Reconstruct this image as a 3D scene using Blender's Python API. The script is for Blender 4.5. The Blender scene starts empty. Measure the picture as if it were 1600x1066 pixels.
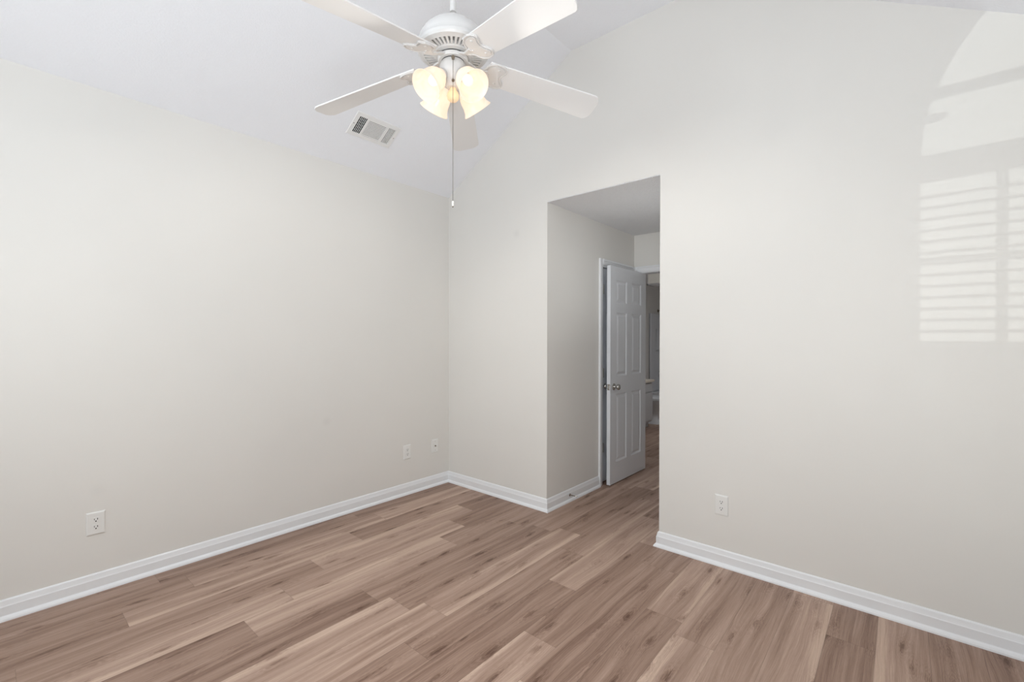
import bpy, bmesh, math, random
from mathutils import Vector, Matrix
random.seed(7)
PI = math.pi
R = math.radians
scene = bpy.context.scene
COL = scene.collection

# ------------------------------------------------------------------ camera
cam_data = bpy.data.cameras.new('camera')
cam_data.sensor_width = 36.0
cam_data.lens = 708.46 / 1600 * 36.0
cam_data.clip_start = 0.05
cam = bpy.data.objects.new('camera', cam_data)
COL.objects.link(cam)
_yaw, _pit, _rol = 0.7103, -0.0048, 0.0019
_f = Vector((-math.sin(_yaw) * math.cos(_pit), math.cos(_yaw) * math.cos(_pit), math.sin(_pit)))
_r = Vector((math.cos(_yaw), math.sin(_yaw), 0))
_u = _r.cross(_f)
_r2 = _r * math.cos(_rol) + _u * math.sin(_rol)
_u2 = -_r * math.sin(_rol) + _u * math.cos(_rol)
_m = Matrix((_r2, _u2, -_f)).transposed().to_4x4()
_m.translation = Vector((3.2792, -2.8852, 1.36))
cam.matrix_world = _m
scene.camera = cam

# ------------------------------------------------------------------ world, lights, exposure
W = 3.74          # room width
L = 4.30          # room length, from the doorway wall to the window wall
HW = 2.70         # eave height
HF = 3.53         # flat ceiling height
XA, XB = 1.38, 2.36
XL, XR = 1.162, 2.075
HD = 2.435        # hallway ceiling
YE = 1.524        # hallway end wall
WIN_L, WIN_R = 0.98, 2.82

world = bpy.data.worlds.new('sky')
world.use_nodes = True
scene.world = world
bg = world.node_tree.nodes['Background']
bg.inputs[0].default_value = (0.80, 0.88, 1.0, 1)
bg.inputs[1].default_value = 1.0

def area(name, loc, direction, sx, sy, power, color, spread=PI):
    d = bpy.data.lights.new(name, 'AREA')
    d.shape = 'RECTANGLE'; d.size = sx; d.size_y = sy; d.energy = power; d.color = color
    d.spread = spread
    o = bpy.data.objects.new(name, d); COL.objects.link(o)
    o.location = loc
    o.rotation_euler = Vector(direction).to_track_quat('-Z', 'Y').to_euler()
    return o
# daylight entering by the window behind the camera
area('window_daylight', (1.90, -L + 0.10, 1.75), (0, 1, -0.32), 1.80, 2.3, 42, (0.90, 0.967, 1.0))
# added fill behind the camera, aimed up like a ceiling-bounced flash
area('bounce_fill', (3.25, -3.15, 0.9), (-0.10, 0.36, 1), 0.8, 0.8, 30, (0.92, 0.965, 1.0))
# added fill under the bathroom ceiling, with no lamp modelled for it
area('bathroom_fill', (1.1, 3.2, 2.40), (0, 0, -1), 0.5, 0.5, 9, (0.96, 0.98, 1.0))
# added fill out of view in the hallway, brightens its ceiling and walls
area('hallway_fill', (1.97, 0.45, 1.55), (-0.35, -0.1, 1), 0.12, 0.3, 1.6, (0.95, 0.985, 1.0))
# low sun through the arched window
sd = bpy.data.lights.new('sun', 'SUN'); sd.energy = 0.46; sd.angle = R(0.08); sd.color = (0.98, 1.0, 0.98)
so = bpy.data.objects.new('sun', sd); COL.objects.link(so)
_az = math.atan2(2.30, L)
so.rotation_euler = Vector((math.sin(_az), math.cos(_az), -math.tan(R(1.0)))).to_track_quat('-Z', 'Y').to_euler()
so.location = (0, -8, 2)

scene.view_settings.view_transform = 'Standard'
scene.view_settings.look = 'None'
scene.view_settings.gamma = 1.0
scene.view_settings.use_curve_mapping = False
scene.view_settings.exposure = 0.10
scene.cycles.max_bounces = 14
scene.cycles.diffuse_bounces = 8
scene.cycles.transparent_max_bounces = 12
scene.cycles.use_denoising = True
scene.cycles.sample_clamp_indirect = 6.0

# ------------------------------------------------------------------ materials
def srgb(r, g, b):
    f = lambda c: (c / 255 / 12.92) if c / 255 <= 0.04045 else ((c / 255 + 0.055) / 1.055) ** 2.4
    return (f(r), f(g), f(b), 1)

def mat(name, color, rough=0.5, metal=0.0, spec=0.5, bump=None, emission=None, coat=0.0):
    m = bpy.data.materials.new(name); m.use_nodes = True
    nt = m.node_tree; b = nt.nodes['Principled BSDF']
    b.inputs['Base Color'].default_value = color
    b.inputs['Roughness'].default_value = rough
    b.inputs['Metallic'].default_value = metal
    b.inputs['Specular IOR Level'].default_value = spec
    b.inputs['Coat Weight'].default_value = coat
    if emission:
        b.inputs['Emission Color'].default_value = emission[0]
        b.inputs['Emission Strength'].default_value = emission[1]
    if bump:
        sc, st, dist = bump
        tc = nt.nodes.new('ShaderNodeTexCoord'); n = nt.nodes.new('ShaderNodeTexNoise')
        n.inputs['Scale'].default_value = sc; n.inputs['Detail'].default_value = 4
        bp = nt.nodes.new('ShaderNodeBump'); bp.inputs['Strength'].default_value = st
        bp.inputs['Distance'].default_value = dist
        nt.links.new(tc.outputs['Object'], n.inputs['Vector'])
        nt.links.new(n.outputs['Fac'], bp.inputs['Height'])
        nt.links.new(bp.outputs['Normal'], b.inputs['Normal'])
    return m

def paint_mat(name, color, rough, marks=()):
    """satin wall paint; marks = soft scuffs (x, y, z, radius, strength) on the wall"""
    m = mat(name, color, rough, spec=0.2, bump=(160, 0.05, 0.001))
    nt = m.node_tree; b = nt.nodes['Principled BSDF']
    tc = nt.nodes.new('ShaderNodeTexCoord')
    n = nt.nodes.new('ShaderNodeTexNoise'); n.inputs['Scale'].default_value = 1.3; n.inputs['Detail'].default_value = 3
    nt.links.new(tc.outputs['Object'], n.inputs['Vector'])
    mr = nt.nodes.new('ShaderNodeMapRange'); mr.inputs[1].default_value = 0.3; mr.inputs[2].default_value = 0.7
    mr.inputs[3].default_value = 0.985; mr.inputs[4].default_value = 1.01
    nt.links.new(n.outputs['Fac'], mr.inputs[0])
    val = mr.outputs[0]
    for (x, y, z, rad, st) in marks:
        d = nt.nodes.new('ShaderNodeVectorMath'); d.operation = 'DISTANCE'
        d.inputs[1].default_value = (x, y, z)
        nt.links.new(tc.outputs['Object'], d.inputs[0])
        q = nt.nodes.new('ShaderNodeMapRange'); q.interpolation_type = 'SMOOTHSTEP'
        q.inputs[1].default_value = 0; q.inputs[2].default_value = rad
        q.inputs[3].default_value = 1 - st; q.inputs[4].default_value = 1
        nt.links.new(d.outputs['Value'], q.inputs[0])
        mu = nt.nodes.new('ShaderNodeMath'); mu.operation = 'MULTIPLY'
        nt.links.new(val, mu.inputs[0]); nt.links.new(q.outputs[0], mu.inputs[1])
        val = mu.outputs[0]
    mx = nt.nodes.new('ShaderNodeVectorMath'); mx.operation = 'SCALE'
    mx.inputs[0].default_value = color[:3]
    nt.links.new(val, mx.inputs['Scale'])
    nt.links.new(mx.outputs[0], b.inputs['Base Color'])
    return m

WALL_C = srgb(225, 223.4, 219.8)
M_wall_left = paint_mat('wall_paint_left', WALL_C, 0.5, [(0, -1.21, 0.735, 0.05, 0.05), (0, -2.49, 0.54, 0.05, 0.03)])
M_wall_back = paint_mat('wall_paint_back', WALL_C, 0.42, [(0.845, 0, 2.235, 0.05, 0.055)])
M_wall = paint_mat('wall_paint', WALL_C, 0.5)
M_trim = mat('white_trim_paint', srgb(233, 235, 238), 0.32)
M_door = mat('white_door_paint', srgb(222, 225, 230), 0.35)
M_ceil = mat('textured_ceiling_paint', srgb(241, 243, 248), 0.9, spec=0.2)
def add_ceiling_texture(m, st=0.2):
    nt = m.node_tree; b = nt.nodes['Principled BSDF']
    tc = nt.nodes.new('ShaderNodeTexCoord')
    n = nt.nodes.new('ShaderNodeTexNoise'); n.inputs['Scale'].default_value = 95; n.inputs['Detail'].default_value = 3
    v = nt.nodes.new('ShaderNodeTexVoronoi'); v.inputs['Scale'].default_value = 110
    nt.links.new(tc.outputs['Object'], n.inputs['Vector']); nt.links.new(tc.outputs['Object'], v.inputs['Vector'])
    a = nt.nodes.new('ShaderNodeMath'); a.operation = 'SUBTRACT'
    nt.links.new(n.outputs['Fac'], a.inputs[0]); nt.links.new(v.outputs['Distance'], a.inputs[1])
    bp = nt.nodes.new('ShaderNodeBump'); bp.inputs['Strength'].default_value = st; bp.inputs['Distance'].default_value = 0.004
    nt.links.new(a.outputs[0], bp.inputs['Height']); nt.links.new(bp.outputs['Normal'], b.inputs['Normal'])
add_ceiling_texture(M_ceil)
M_pop = mat('stippled_hallway_ceiling', srgb(228, 229, 231), 0.9, spec=0.2)
add_ceiling_texture(M_pop, 1.0)
M_fan = mat('white_fan_enamel', srgb(214, 213, 212), 0.3)
M_blade = mat('white_fan_blade', srgb(232, 232, 232), 0.38)
M_dark = mat('near_black', srgb(24, 24, 26), 0.8, spec=0.1)  # also colours in the shade of the fan gaps and vent duct
M_slot = mat('grey_slot', srgb(150, 149, 148), 0.7)
M_nickel = mat('satin_nickel', srgb(190, 188, 184), 0.25, metal=1.0)
M_chrome = mat('chrome', srgb(205, 206, 208), 0.12, metal=1.0)
M_chain = mat('grey_chain_metal', srgb(120, 116, 110), 0.35, metal=0.9)
M_brass = mat('aged_metal', srgb(140, 128, 112), 0.35, metal=0.9)
M_plate = mat('white_plastic_plate', srgb(231, 231, 229), 0.35)
M_slotdark = mat('socket_slot', srgb(45, 42, 40), 0.6)
M_vent = mat('white_register_enamel', srgb(236, 236, 236), 0.4)
M_ventgrey = mat('grey_damper', srgb(120, 120, 122), 0.5)
M_rubber = mat('white_rubber', srgb(226, 224, 220), 0.6)
M_ceramic = mat('white_ceramic', srgb(225, 227, 230), 0.12)
M_acrylic = mat('white_tub_acrylic', srgb(222, 224, 228), 0.2)
M_counter = mat('cream_cultured_marble', srgb(226, 218, 204), 0.25)
M_cabinet = mat('grey_white_cabinet', srgb(205, 207, 210), 0.4)
M_amber = mat('amber_bulb_glass', srgb(250, 222, 180), 0.25, emission=((1.0, 0.74, 0.48, 1), 0.24))
M_bulb = mat('lit_bulb', (1, 0.9, 0.75, 1), 0.4, emission=((1.0, 0.84, 0.62, 1), 0.5))
M_glowpanel = mat('glowing_gloss_panel', srgb(215, 213, 205), 0.3, emission=((1, 0.97, 0.9, 1), 0.10))  # weak glow added to the unidentified framed panel
M_slat = mat('white_blind_slat', srgb(235, 235, 232), 0.4)

def shade_material():
    m = bpy.data.materials.new('frosted_swirl_glass'); m.use_nodes = True
    nt = m.node_tree; nt.nodes.clear()
    out = nt.nodes.new('ShaderNodeOutputMaterial')
    tc = nt.nodes.new('ShaderNodeTexCoord'); n = nt.nodes.new('ShaderNodeTexNoise')
    n.inputs['Scale'].default_value = 22; n.inputs['Detail'].default_value = 2; n.inputs['Distortion'].default_value = 1.5
    nt.links.new(tc.outputs['Object'], n.inputs['Vector'])
    cr = nt.nodes.new('ShaderNodeValToRGB')
    cr.color_ramp.elements[0].position = 0.35; cr.color_ramp.elements[0].color = (1.0, 0.80, 0.62, 1)
    cr.color_ramp.elements[1].position = 0.65; cr.color_ramp.elements[1].color = (1.0, 0.93, 0.85, 1)
    nt.links.new(n.outputs['Fac'], cr.inputs[0])
    em = nt.nodes.new('ShaderNodeEmission'); em.inputs['Strength'].default_value = 0.30
    nt.links.new(cr.outputs[0], em.inputs['Color'])
    df = nt.nodes.new('ShaderNodeBsdfDiffuse'); df.inputs['Color'].default_value = (0.78, 0.73, 0.67, 1)
    tl = nt.nodes.new('ShaderNodeBsdfTranslucent'); tl.inputs['Color'].default_value = (0.86, 0.76, 0.64, 1)
    gl = nt.nodes.new('ShaderNodeBsdfGlossy'); gl.inputs['Roughness'].default_value = 0.2
    m1 = nt.nodes.new('ShaderNodeMixShader'); m1.inputs[0].default_value = 0.5
    nt.links.new(df.outputs[0], m1.inputs[1]); nt.links.new(tl.outputs[0], m1.inputs[2])
    m2 = nt.nodes.new('ShaderNodeMixShader'); m2.inputs[0].default_value = 0.06
    nt.links.new(m1.outputs[0], m2.inputs[1]); nt.links.new(gl.outputs[0], m2.inputs[2])
    ad = nt.nodes.new('ShaderNodeAddShader')
    nt.links.new(m2.outputs[0], ad.inputs[0]); nt.links.new(em.outputs[0], ad.inputs[1])
    nt.links.new(ad.outputs[0], out.inputs['Surface'])
    return m
M_shade = shade_material()

def thin_sheet(name, tint, through, rough=0.05):
    m = bpy.data.materials.new(name); m.use_nodes = True
    nt = m.node_tree; nt.nodes.clear()
    out = nt.nodes.new('ShaderNodeOutputMaterial')
    tr = nt.nodes.new('ShaderNodeBsdfTransparent'); tr.inputs[0].default_value = tint
    gl = nt.nodes.new('ShaderNodeBsdfPrincipled'); gl.inputs['Roughness'].default_value = rough
    gl.inputs['Base Color'].default_value = (0.3, 0.3, 0.3, 1)
    mx = nt.nodes.new('ShaderNodeMixShader'); mx.inputs[0].default_value = 1 - through
    nt.links.new(tr.outputs[0], mx.inputs[1]); nt.links.new(gl.outputs[0], mx.inputs[2])
    nt.links.new(mx.outputs[0], out.inputs['Surface'])
    return m
M_glass = thin_sheet('window_glass', (0.97, 0.99, 0.98, 1), 0.94)
M_screen = thin_sheet('insect_screen', (1, 1, 1, 1), 0.30, 0.6)

def wood_floor():
    """vinyl oak planks: UV.x runs along a plank in metres, UV.y across it 0..1; plank_tone is a per-plank random"""
    m = bpy.data.materials.new('oak_plank_floor'); m.use_nodes = True
    nt = m.node_tree; b = nt.nodes['Principled BSDF']; N = nt.nodes.new; K = nt.links.new
    uv = N('ShaderNodeUVMap'); uv.uv_map = 'UVMap'
    at = N('ShaderNodeAttribute'); at.attribute_name = 'plank_tone'; at.attribute_type = 'GEOMETRY'
    at2 = N('ShaderNodeAttribute'); at2.attribute_name = 'plank_seed'; at2.attribute_type = 'GEOMETRY'
    sep = N('ShaderNodeSeparateXYZ'); K(uv.outputs[0], sep.inputs[0])
    def math_(op, a, bb=None, c=None):
        n = N('ShaderNodeMath'); n.operation = op
        for i, v in enumerate((a, bb, c)):
            if v is None: continue
            if isinstance(v, (int, float)): n.inputs[i].default_value = v
            else: K(v, n.inputs[i])
        return n.outputs[0]
    U, V, S, T = sep.outputs[0], sep.outputs[1], at2.outputs['Fac'], at.outputs['Fac']
    S100 = math_('MULTIPLY', S, 91.7)
    def noise(su, sv, detail=4, rough=0.55, dist=0.0, off=0.0, vin=None):
        c = N('ShaderNodeCombineXYZ')
        K(math_('MULTIPLY', U, su), c.inputs[0]); K(math_('MULTIPLY', vin or V, sv), c.inputs[1])
        K(math_('ADD', S100, off), c.inputs[2])
        n = N('ShaderNodeTexNoise'); n.inputs['Scale'].default_value = 1; n.inputs['Detail'].default_value = detail
        n.inputs['Roughness'].default_value = rough; n.inputs['Distortion'].default_value = dist
        K(c.outputs[0], n.inputs['Vector']); return n.outputs['Fac']
    def remap(x, a, bb, c, d):
        n = N('ShaderNodeMapRange'); K(x, n.inputs[0])
        for i, v in enumerate((a, bb, c, d)): n.inputs[i + 1].default_value = v
        return n.outputs[0]
    # slow drift of the grain lines across the plank
    drift = math_('MULTIPLY', math_('SUBTRACT', noise(1.1, 0.8, 2, off=5.0), 0.5), 0.55)
    Vd = math_('ADD', V, drift)
    broad = noise(0.7, 3.2, 3, 0.5, 0.3, off=1.0, vin=Vd)
    streak = noise(1.6, 13.0, 4, 0.6, 0.2, off=2.0, vin=Vd)
    fine = noise(5.0, 95.0, 3, 0.6, 0.0, off=3.0, vin=Vd)
    pore = noise(26.0, 60.0, 2, 0.6, 0.0, off=4.0, vin=Vd)
    # knots: sparse ellipses that bend the rings around them
    kc = N('ShaderNodeCombineXYZ'); K(math_('MULTIPLY', U, 1.45), kc.inputs[0])
    K(math_('ADD', math_('MULTIPLY', Vd, 1.05), S100), kc.inputs[1])
    kn = N('ShaderNodeTexVoronoi'); kn.voronoi_dimensions = '2D'; kn.inputs['Scale'].default_value = 1.7; kn.inputs['Randomness'].default_value = 1.0
    K(kc.outputs[0], kn.inputs['Vector'])
    wob = math_('MULTIPLY', math_('SUBTRACT', noise(14, 7, 3, 0.6, 0.4, off=6.0), 0.5), 0.24)
    kd = math_('ADD', kn.outputs['Distance'], wob)
    kmask = remap(noise(0.9, 0.9, 1, off=12.0), 0.42, 0.54, 0.25, 1.0)
    knot = math_('MULTIPLY', remap(kd, -0.01, 0.15, 1.0, 0.0), kmask)
    halo = remap(kd, 0.05, 0.42, 1.0, 0.0)
    # cathedral rings
    ring = math_('SINE', math_('MULTIPLY', math_('ADD', math_('MULTIPLY', kd, 1.0), math_('MULTIPLY', streak, 0.5)), 75.0))
    ring = math_('MULTIPLY', math_('MULTIPLY', ring, halo), 0.085)
    dark = noise(5.0, 9.0, 4, 0.7, 0.6, off=8.0, vin=Vd)
    dark = remap(dark, 0.60, 0.74, 0.0, 1.0)
    # sapwood band along one edge
    edge = math_('ADD', V, math_('MULTIPLY', math_('SUBTRACT', noise(1.3, 0.1, 2, off=9.0), 0.5), 0.55))
    sap = remap(edge, 0.74, 0.90, 0.0, 1.0)
    sapsel = remap(T, 0.42, 0.55, 0.0, 1.0)
    sap = math_('MULTIPLY', sap, sapsel)
    t = math_('ADD', 0.46, math_('MULTIPLY', math_('SUBTRACT', broad, 0.5), 0.75))
    t = math_('ADD', t, math_('MULTIPLY', math_('SUBTRACT', streak, 0.5), 0.42))
    t = math_('ADD', t, math_('MULTIPLY', math_('SUBTRACT', fine, 0.5), 0.52))
    t = math_('ADD', t, math_('MULTIPLY', math_('SUBTRACT', pore, 0.5), 0.14))
    t = math_('ADD', t, math_('MULTIPLY', math_('SUBTRACT', T, 0.5), 0.26))
    t = math_('ADD', t, math_('MULTIPLY', sap, 0.17))
    t = math_('ADD', t, ring)
    t = math_('SUBTRACT', t, math_('MULTIPLY', knot, 0.34))
    t = math_('SUBTRACT', t, math_('MULTIPLY', halo, 0.06))
    t = math_('SUBTRACT', t, math_('MULTIPLY', dark, 0.10))
    cr = N('ShaderNodeValToRGB'); e = cr.color_ramp.elements
    e[0].position = 0.0; e[0].color = srgb(96, 70, 56)
    e[1].position = 1.0; e[1].color = srgb(216, 190, 172)
    for pos, c in ((0.22, (128, 102, 88)), (0.42, (156, 130, 115)), (0.58, (173, 147, 132)), (0.76, (194, 169, 152))):
        x = e.new(pos); x.color = srgb(*c)
    K(t, cr.inputs[0])
    # thin seam lines
    ev = math_('MINIMUM', V, math_('SUBTRACT', 1.0, V))
    seam = remap(ev, 0.0, 0.012, 0.72, 1.0)
    at3 = N('ShaderNodeAttribute'); at3.attribute_name = 'plank_end'; at3.attribute_type = 'GEOMETRY'
    sepu = N('ShaderNodeSeparateXYZ')
    uv2 = N('ShaderNodeUVMap'); uv2.uv_map = 'EndMap'; K(uv2.outputs[0], sepu.inputs[0])
    eu = math_('MINIMUM', sepu.outputs[0], sepu.outputs[1])
    seam2 = remap(eu, 0.0, 0.0025, 0.78, 1.0)
    mul = N('ShaderNodeVectorMath'); mul.operation = 'SCALE'
    K(cr.outputs[0], mul.inputs[0]); K(math_('MULTIPLY', seam, seam2), mul.inputs['Scale'])
    K(mul.outputs[0], b.inputs['Base Color'])
    b.inputs['Roughness'].default_value = 0.48
    b.inputs['Specular IOR Level'].default_value = 0.35
    bp = N('ShaderNodeBump'); bp.inputs['Strength'].default_value = 0.12; bp.inputs['Distance'].default_value = 0.001
    K(fine, bp.inputs['Height']); K(bp.outputs['Normal'], b.inputs['Normal'])
    return m
M_floor = wood_floor()

# ------------------------------------------------------------------ mesh helpers
def finish(name, bm, m, parent=None, smooth=False, bevel=0.0, loc=None):
    bmesh.ops.remove_doubles(bm, verts=bm.verts, dist=1e-6)
    bmesh.ops.recalc_face_normals(bm, faces=bm.faces)
    me = bpy.data.meshes.new(name); bm.to_mesh(me); bm.free()
    me.materials.append(m)
    o = bpy.data.objects.new(name, me); COL.objects.link(o)
    if smooth:
        for p in me.polygons: p.use_smooth = True
        md = o.modifiers.new('edges', 'EDGE_SPLIT'); md.split_angle = R(38)
    if bevel:
        md = o.modifiers.new('bevel', 'BEVEL'); md.width = bevel; md.segments = 2; md.limit_method = 'ANGLE'; md.angle_limit = R(40)
    if parent: o.parent = parent
    if loc: o.location = loc
    return o

def box(bm, x0, x1, y0, y1, z0, z1, M=None):
    vs = [bm.verts.new((x, y, z)) for z in (z0, z1) for (x, y) in ((x0, y0), (x1, y0), (x1, y1), (x0, y1))]
    for f in ((3, 2, 1, 0), (4, 5, 6, 7), (0, 1, 5, 4), (1, 2, 6, 5), (2, 3, 7, 6), (3, 0, 4, 7)):
        bm.faces.new([vs[i] for i in f])
    if M is not None:
        for v in vs: v.co = M @ v.co
    return vs

def prism(bm, pts, fn0, fn1):
    """closed outline pts, mapped to 3-D by fn0 (one cap) and fn1 (other cap)"""
    a = [bm.verts.new(fn0(*p)) for p in pts]; b = [bm.verts.new(fn1(*p)) for p in pts]
    fa = bm.faces.new(a); fb = bm.faces.new(b[::-1])
    n = len(pts)
    for i in range(n):
        bm.faces.new((a[i], b[i], b[(i + 1) % n], a[(i + 1) % n]))
    fa.normal_update(); fb.normal_update()
    bmesh.ops.triangulate(bm, faces=[fa, fb])

def sweep_profile(bm, prof, path, close_ends=True):
    """prof: list of (out, z); path: list of (point, outward vector) in plan"""
    rings = []
    for (p, o) in path:
        rings.append([bm.verts.new((p[0] + o[0] * a, p[1] + o[1] * a, z)) for a, z in prof])
    n = len(prof)
    for r0, r1 in zip(rings, rings[1:]):
        for i in range(n):
            bm.faces.new((r0[i], r0[(i + 1) % n], r1[(i + 1) % n], r1[i]))
    if close_ends:
        bm.faces.new(rings[0]); bm.faces.new(rings[-1][::-1])

def lathe(bm, prof, M=None, seg=40, closed=False):
    """prof: (r, z) pairs about Z"""
    rings = []
    for r, z in prof:
        if r < 1e-6:
            rings.append([bm.verts.new((0, 0, z))])
        else:
            rings.append([bm.verts.new((r * math.cos(2 * PI * k / seg), r * math.sin(2 * PI * k / seg), z)) for k in range(seg)])
    allv = [v for r in rings for v in r]
    pairs = list(zip(rings, rings[1:]))
    if closed: pairs.append((rings[-1], rings[0]))
    for a, b in pairs:
        for k in range(seg):
            k2 = (k + 1) % seg
            if len(a) == 1 and len(b) == 1: break
            if len(a) == 1: bm.faces.new((a[0], b[k], b[k2]))
            elif len(b) == 1: bm.faces.new((a[k], b[0], a[k2]))
            else: bm.faces.new((a[k], b[k], b[k2], a[k2]))
    if M is not None:
        for v in allv: v.co = M @ v.co
    return allv

def tube(bm, pts, rad, seg=10):
    pts = [Vector(p) for p in pts]
    rads = rad if isinstance(rad, (list, tuple)) else [rad] * len(pts)
    rings = []; up = None
    for i, p in enumerate(pts):
        t = (pts[min(i + 1, len(pts) - 1)] - pts[max(i - 1, 0)]).normalized()
        if up is None: up = t.orthogonal().normalized()
        up = (up - t * up.dot(t)).normalized(); s = t.cross(up)
        rings.append([bm.verts.new(p + (up * math.cos(2 * PI * k / seg) + s * math.sin(2 * PI * k / seg)) * rads[i]) for k in range(seg)])
    for a, b in zip(rings, rings[1:]):
        for k in range(seg): bm.faces.new((a[k], a[(k + 1) % seg], b[(k + 1) % seg], b[k]))
    bm.faces.new(rings[0][::-1]); bm.faces.new(rings[-1])

def BM(): return bmesh.new()
def struct(o): o['kind'] = 'structure'; return o
def thing(name, label, cat, loc=(0, 0, 0), rz=0.0, group=None, kind=None):
    o = bpy.data.objects.new(name, None); COL.objects.link(o); o.empty_display_size = 0.1
    o.location = loc; o.rotation_euler = (0, 0, rz)
    tag(o, label, cat, group)
    if kind: o['kind'] = kind
    return o
def tag(o, label, cat, group=None):
    o['label'] = label; o['category'] = cat
    if group: o['group'] = group
    return o

# ------------------------------------------------------------------ floor (each plank one face of the floor mesh)
def make_floor():
    x0, pw = -0.006, 0.178
    joints = {0: -2.253, 1: -2.14, 2: -1.225, 3: -0.367, 4: -1.838, 5: -0.856, 6: -1.56, 7: -2.72, 8: -1.414,
              9: -1.664, 10: -0.811, 11: -1.25, 12: -0.277, 13: -1.93, 14: -0.813, 15: -2.3, 16: -0.058, 17: -0.36, 18: -1.1}
    tones = {(1, -2.14): 0.2, (8, -1.414): 0.72, (11, -1.25): 0.3, (14, -0.813): 0.35}
    ymin, ymax = -L - 0.1, 6.1
    bm = BM(); uvl = bm.loops.layers.uv.new('UVMap'); uve = bm.loops.layers.uv.new('EndMap')
    tone = bm.faces.layers.float.new('plank_tone'); seed = bm.faces.layers.float.new('plank_seed')
    zt = 0.0
    for k in range(-3, 23):
        xa, xb = x0 + k * pw, x0 + (k + 1) * pw
        j = joints.get(k, random.uniform(-3, 0))
        while j > ymin: j -= 1.22
        y = j
        while y < ymax:
            ya, yb = max(y, ymin), min(y + 1.22, ymax)
            f = bm.faces.new([bm.verts.new(c) for c in ((xa, ya, zt), (xb, ya, zt), (xb, yb, zt), (xa, yb, zt))])
            off = random.uniform(0, 40); flip = random.random() < 0.5
            rnd = random.random()
            f[tone] = rnd; f[seed] = random.random()
            for lp in f.loops:
                c = lp.vert.co; v = (c.x - xa) / pw
                lp[uvl].uv = (off + (c.y - y), (1 - v) if flip else v)
                lp[uve].uv = (c.y - y, y + 1.22 - c.y)
            y += 1.22
    me = bpy.data.meshes.new('floor'); bm.to_mesh(me); bm.free(); me.materials.append(M_floor)
    o = bpy.data.objects.new('floor', me); COL.objects.link(o)
    struct(o); return o
make_floor()
bm = BM(); box(bm, -0.6, W + 0.2, -L - 0.15, 6.2, -0.12, -0.004)
struct(finish('floor_slab', bm, M_dark))

# ------------------------------------------------------------------ room shell
T = 0.12
def zceil(x):
    if x < XA: return HW + (HF - HW) * x / XA
    if x > XB: return HW + (HF - HW) * (W - x) / (W - XB)
    return HF
bm = BM(); box(bm, -T, 0, -L - T, T, 0, HW + 0.05)
struct(finish('wall_left', bm, M_wall_left))
bm = BM(); box(bm, W, W + T, -L - T, T, 0, HW + 0.05)
struct(finish('wall_right', bm, M_wall))
bm = BM()
prism(bm, [(0, 0), (XL, 0), (XL, HD + 0.006), (XR, HD + 0.006), (XR, 0), (W, 0), (W, HW), (XB, HF), (XA, HF), (0, HW)],
      lambda x, z: (x, 0, z), lambda x, z: (x, T, z))
struct(finish('wall_back', bm, M_wall_back))
# window wall: two halves around the arched opening
Z0, ZT, ZB2, RL = 0.55, 2.10 + 0.085, 2.225 + 0.085, 0.92
cxw = (WIN_L + WIN_R) / 2
bm = BM()
arc = [(cxw + RL * math.cos(a), ZB2 + RL * math.sin(a)) for a in [PI * i / 24 for i in range(25)]]
half = arc[12:]      # top to the left springing
prism(bm, [(0, 0), (cxw, 0), (cxw, Z0), (WIN_L, Z0)] + half[::-1] + [(cxw, HF), (XA, HF), (0, HW)],
      lambda x, z: (x, -L - T, z), lambda x, z: (x, -L, z))
half = arc[:13]
prism(bm, [(W, 0), (W, HW), (XB, HF), (cxw, HF)] + half[::-1] + [(WIN_R, Z0), (cxw, Z0), (cxw, 0)],
      lambda x, z: (x, -L - T, z), lambda x, z: (x, -L, z))
struct(finish('wall_front', bm, M_wall))
bm = BM(); t = 0.1
prism(bm, [(-T, HW - 0.6015 * T), (0, HW), (XA, HF), (XB, HF), (W, HW), (W + T, HW - 0.6015 * T), (W + T, HW + t), (XB, HF + t), (XA, HF + t), (-T, HW + t)],
      lambda x, z: (x, -L - T, z), lambda x, z: (x, T, z))
struct(finish('ceiling', bm, M_ceil))

# hallway and bathroom shell
CY0, CY1 = 0.862, 1.464           # closet door opening in the hallway's left wall
DX0, DX1, DH = 1.205, 1.967, 2.045
bm = BM()
prism(bm, [(T, 0), (CY0, 0), (CY0, DH), (CY1, DH), (CY1, 0), (YE, 0), (YE, HD), (T, HD)],
      lambda y, z: (XL - T, y, z), lambda y, z: (XL, y, z))
struct(finish('wall_hallway_left', bm, M_wall))
bm = BM(); box(bm, XR, XR + T, T, YE, 0, HD); struct(finish('wall_hallway_right', bm, M_wall))
bm = BM()
prism(bm, [(-0.32, 0), (DX0, 0), (DX0, DH), (DX1, DH), (DX1, 0), (2.32, 0), (2.32, HD), (-0.32, HD)],
      lambda x, z: (x, YE, z), lambda x, z: (x, YE + T, z))
struct(finish('wall_hallway_end', bm, M_wall))
bm = BM(); box(bm, XL - 0.9, XR + T, T, YE + T, HD, HD + 0.1); box(bm, XL, XR, 0.0015, T, HD, HD + 0.0055); struct(finish('ceiling_hallway', bm, M_pop))
bm = BM(); box(bm, XL - 0.9, XL - 0.8, T, YE, 0, HD); struct(finish('wall_closet', bm, M_wall))
BX0, BX1, BY1 = -0.2, 2.2, 5.82
bm = BM(); box(bm, BX0 - T, BX0, YE + T, BY1 + T, 0, HD); struct(finish('wall_bathroom_left', bm, M_wall))
bm = BM(); box(bm, BX1, BX1 + T, YE + T, BY1 + T, 0, HD); struct(finish('wall_bathroom_right', bm, M_wall))
bm = BM(); box(bm, BX0, BX1, BY1, BY1 + T, 0, HD); struct(finish('wall_bathroom_back', bm, M_wall))
bm = BM(); box(bm, BX0 - T, BX1 + T, YE + T, BY1 + T, HD, HD + 0.1); struct(finish('ceiling_bathroom', bm, M_ceil))

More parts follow.
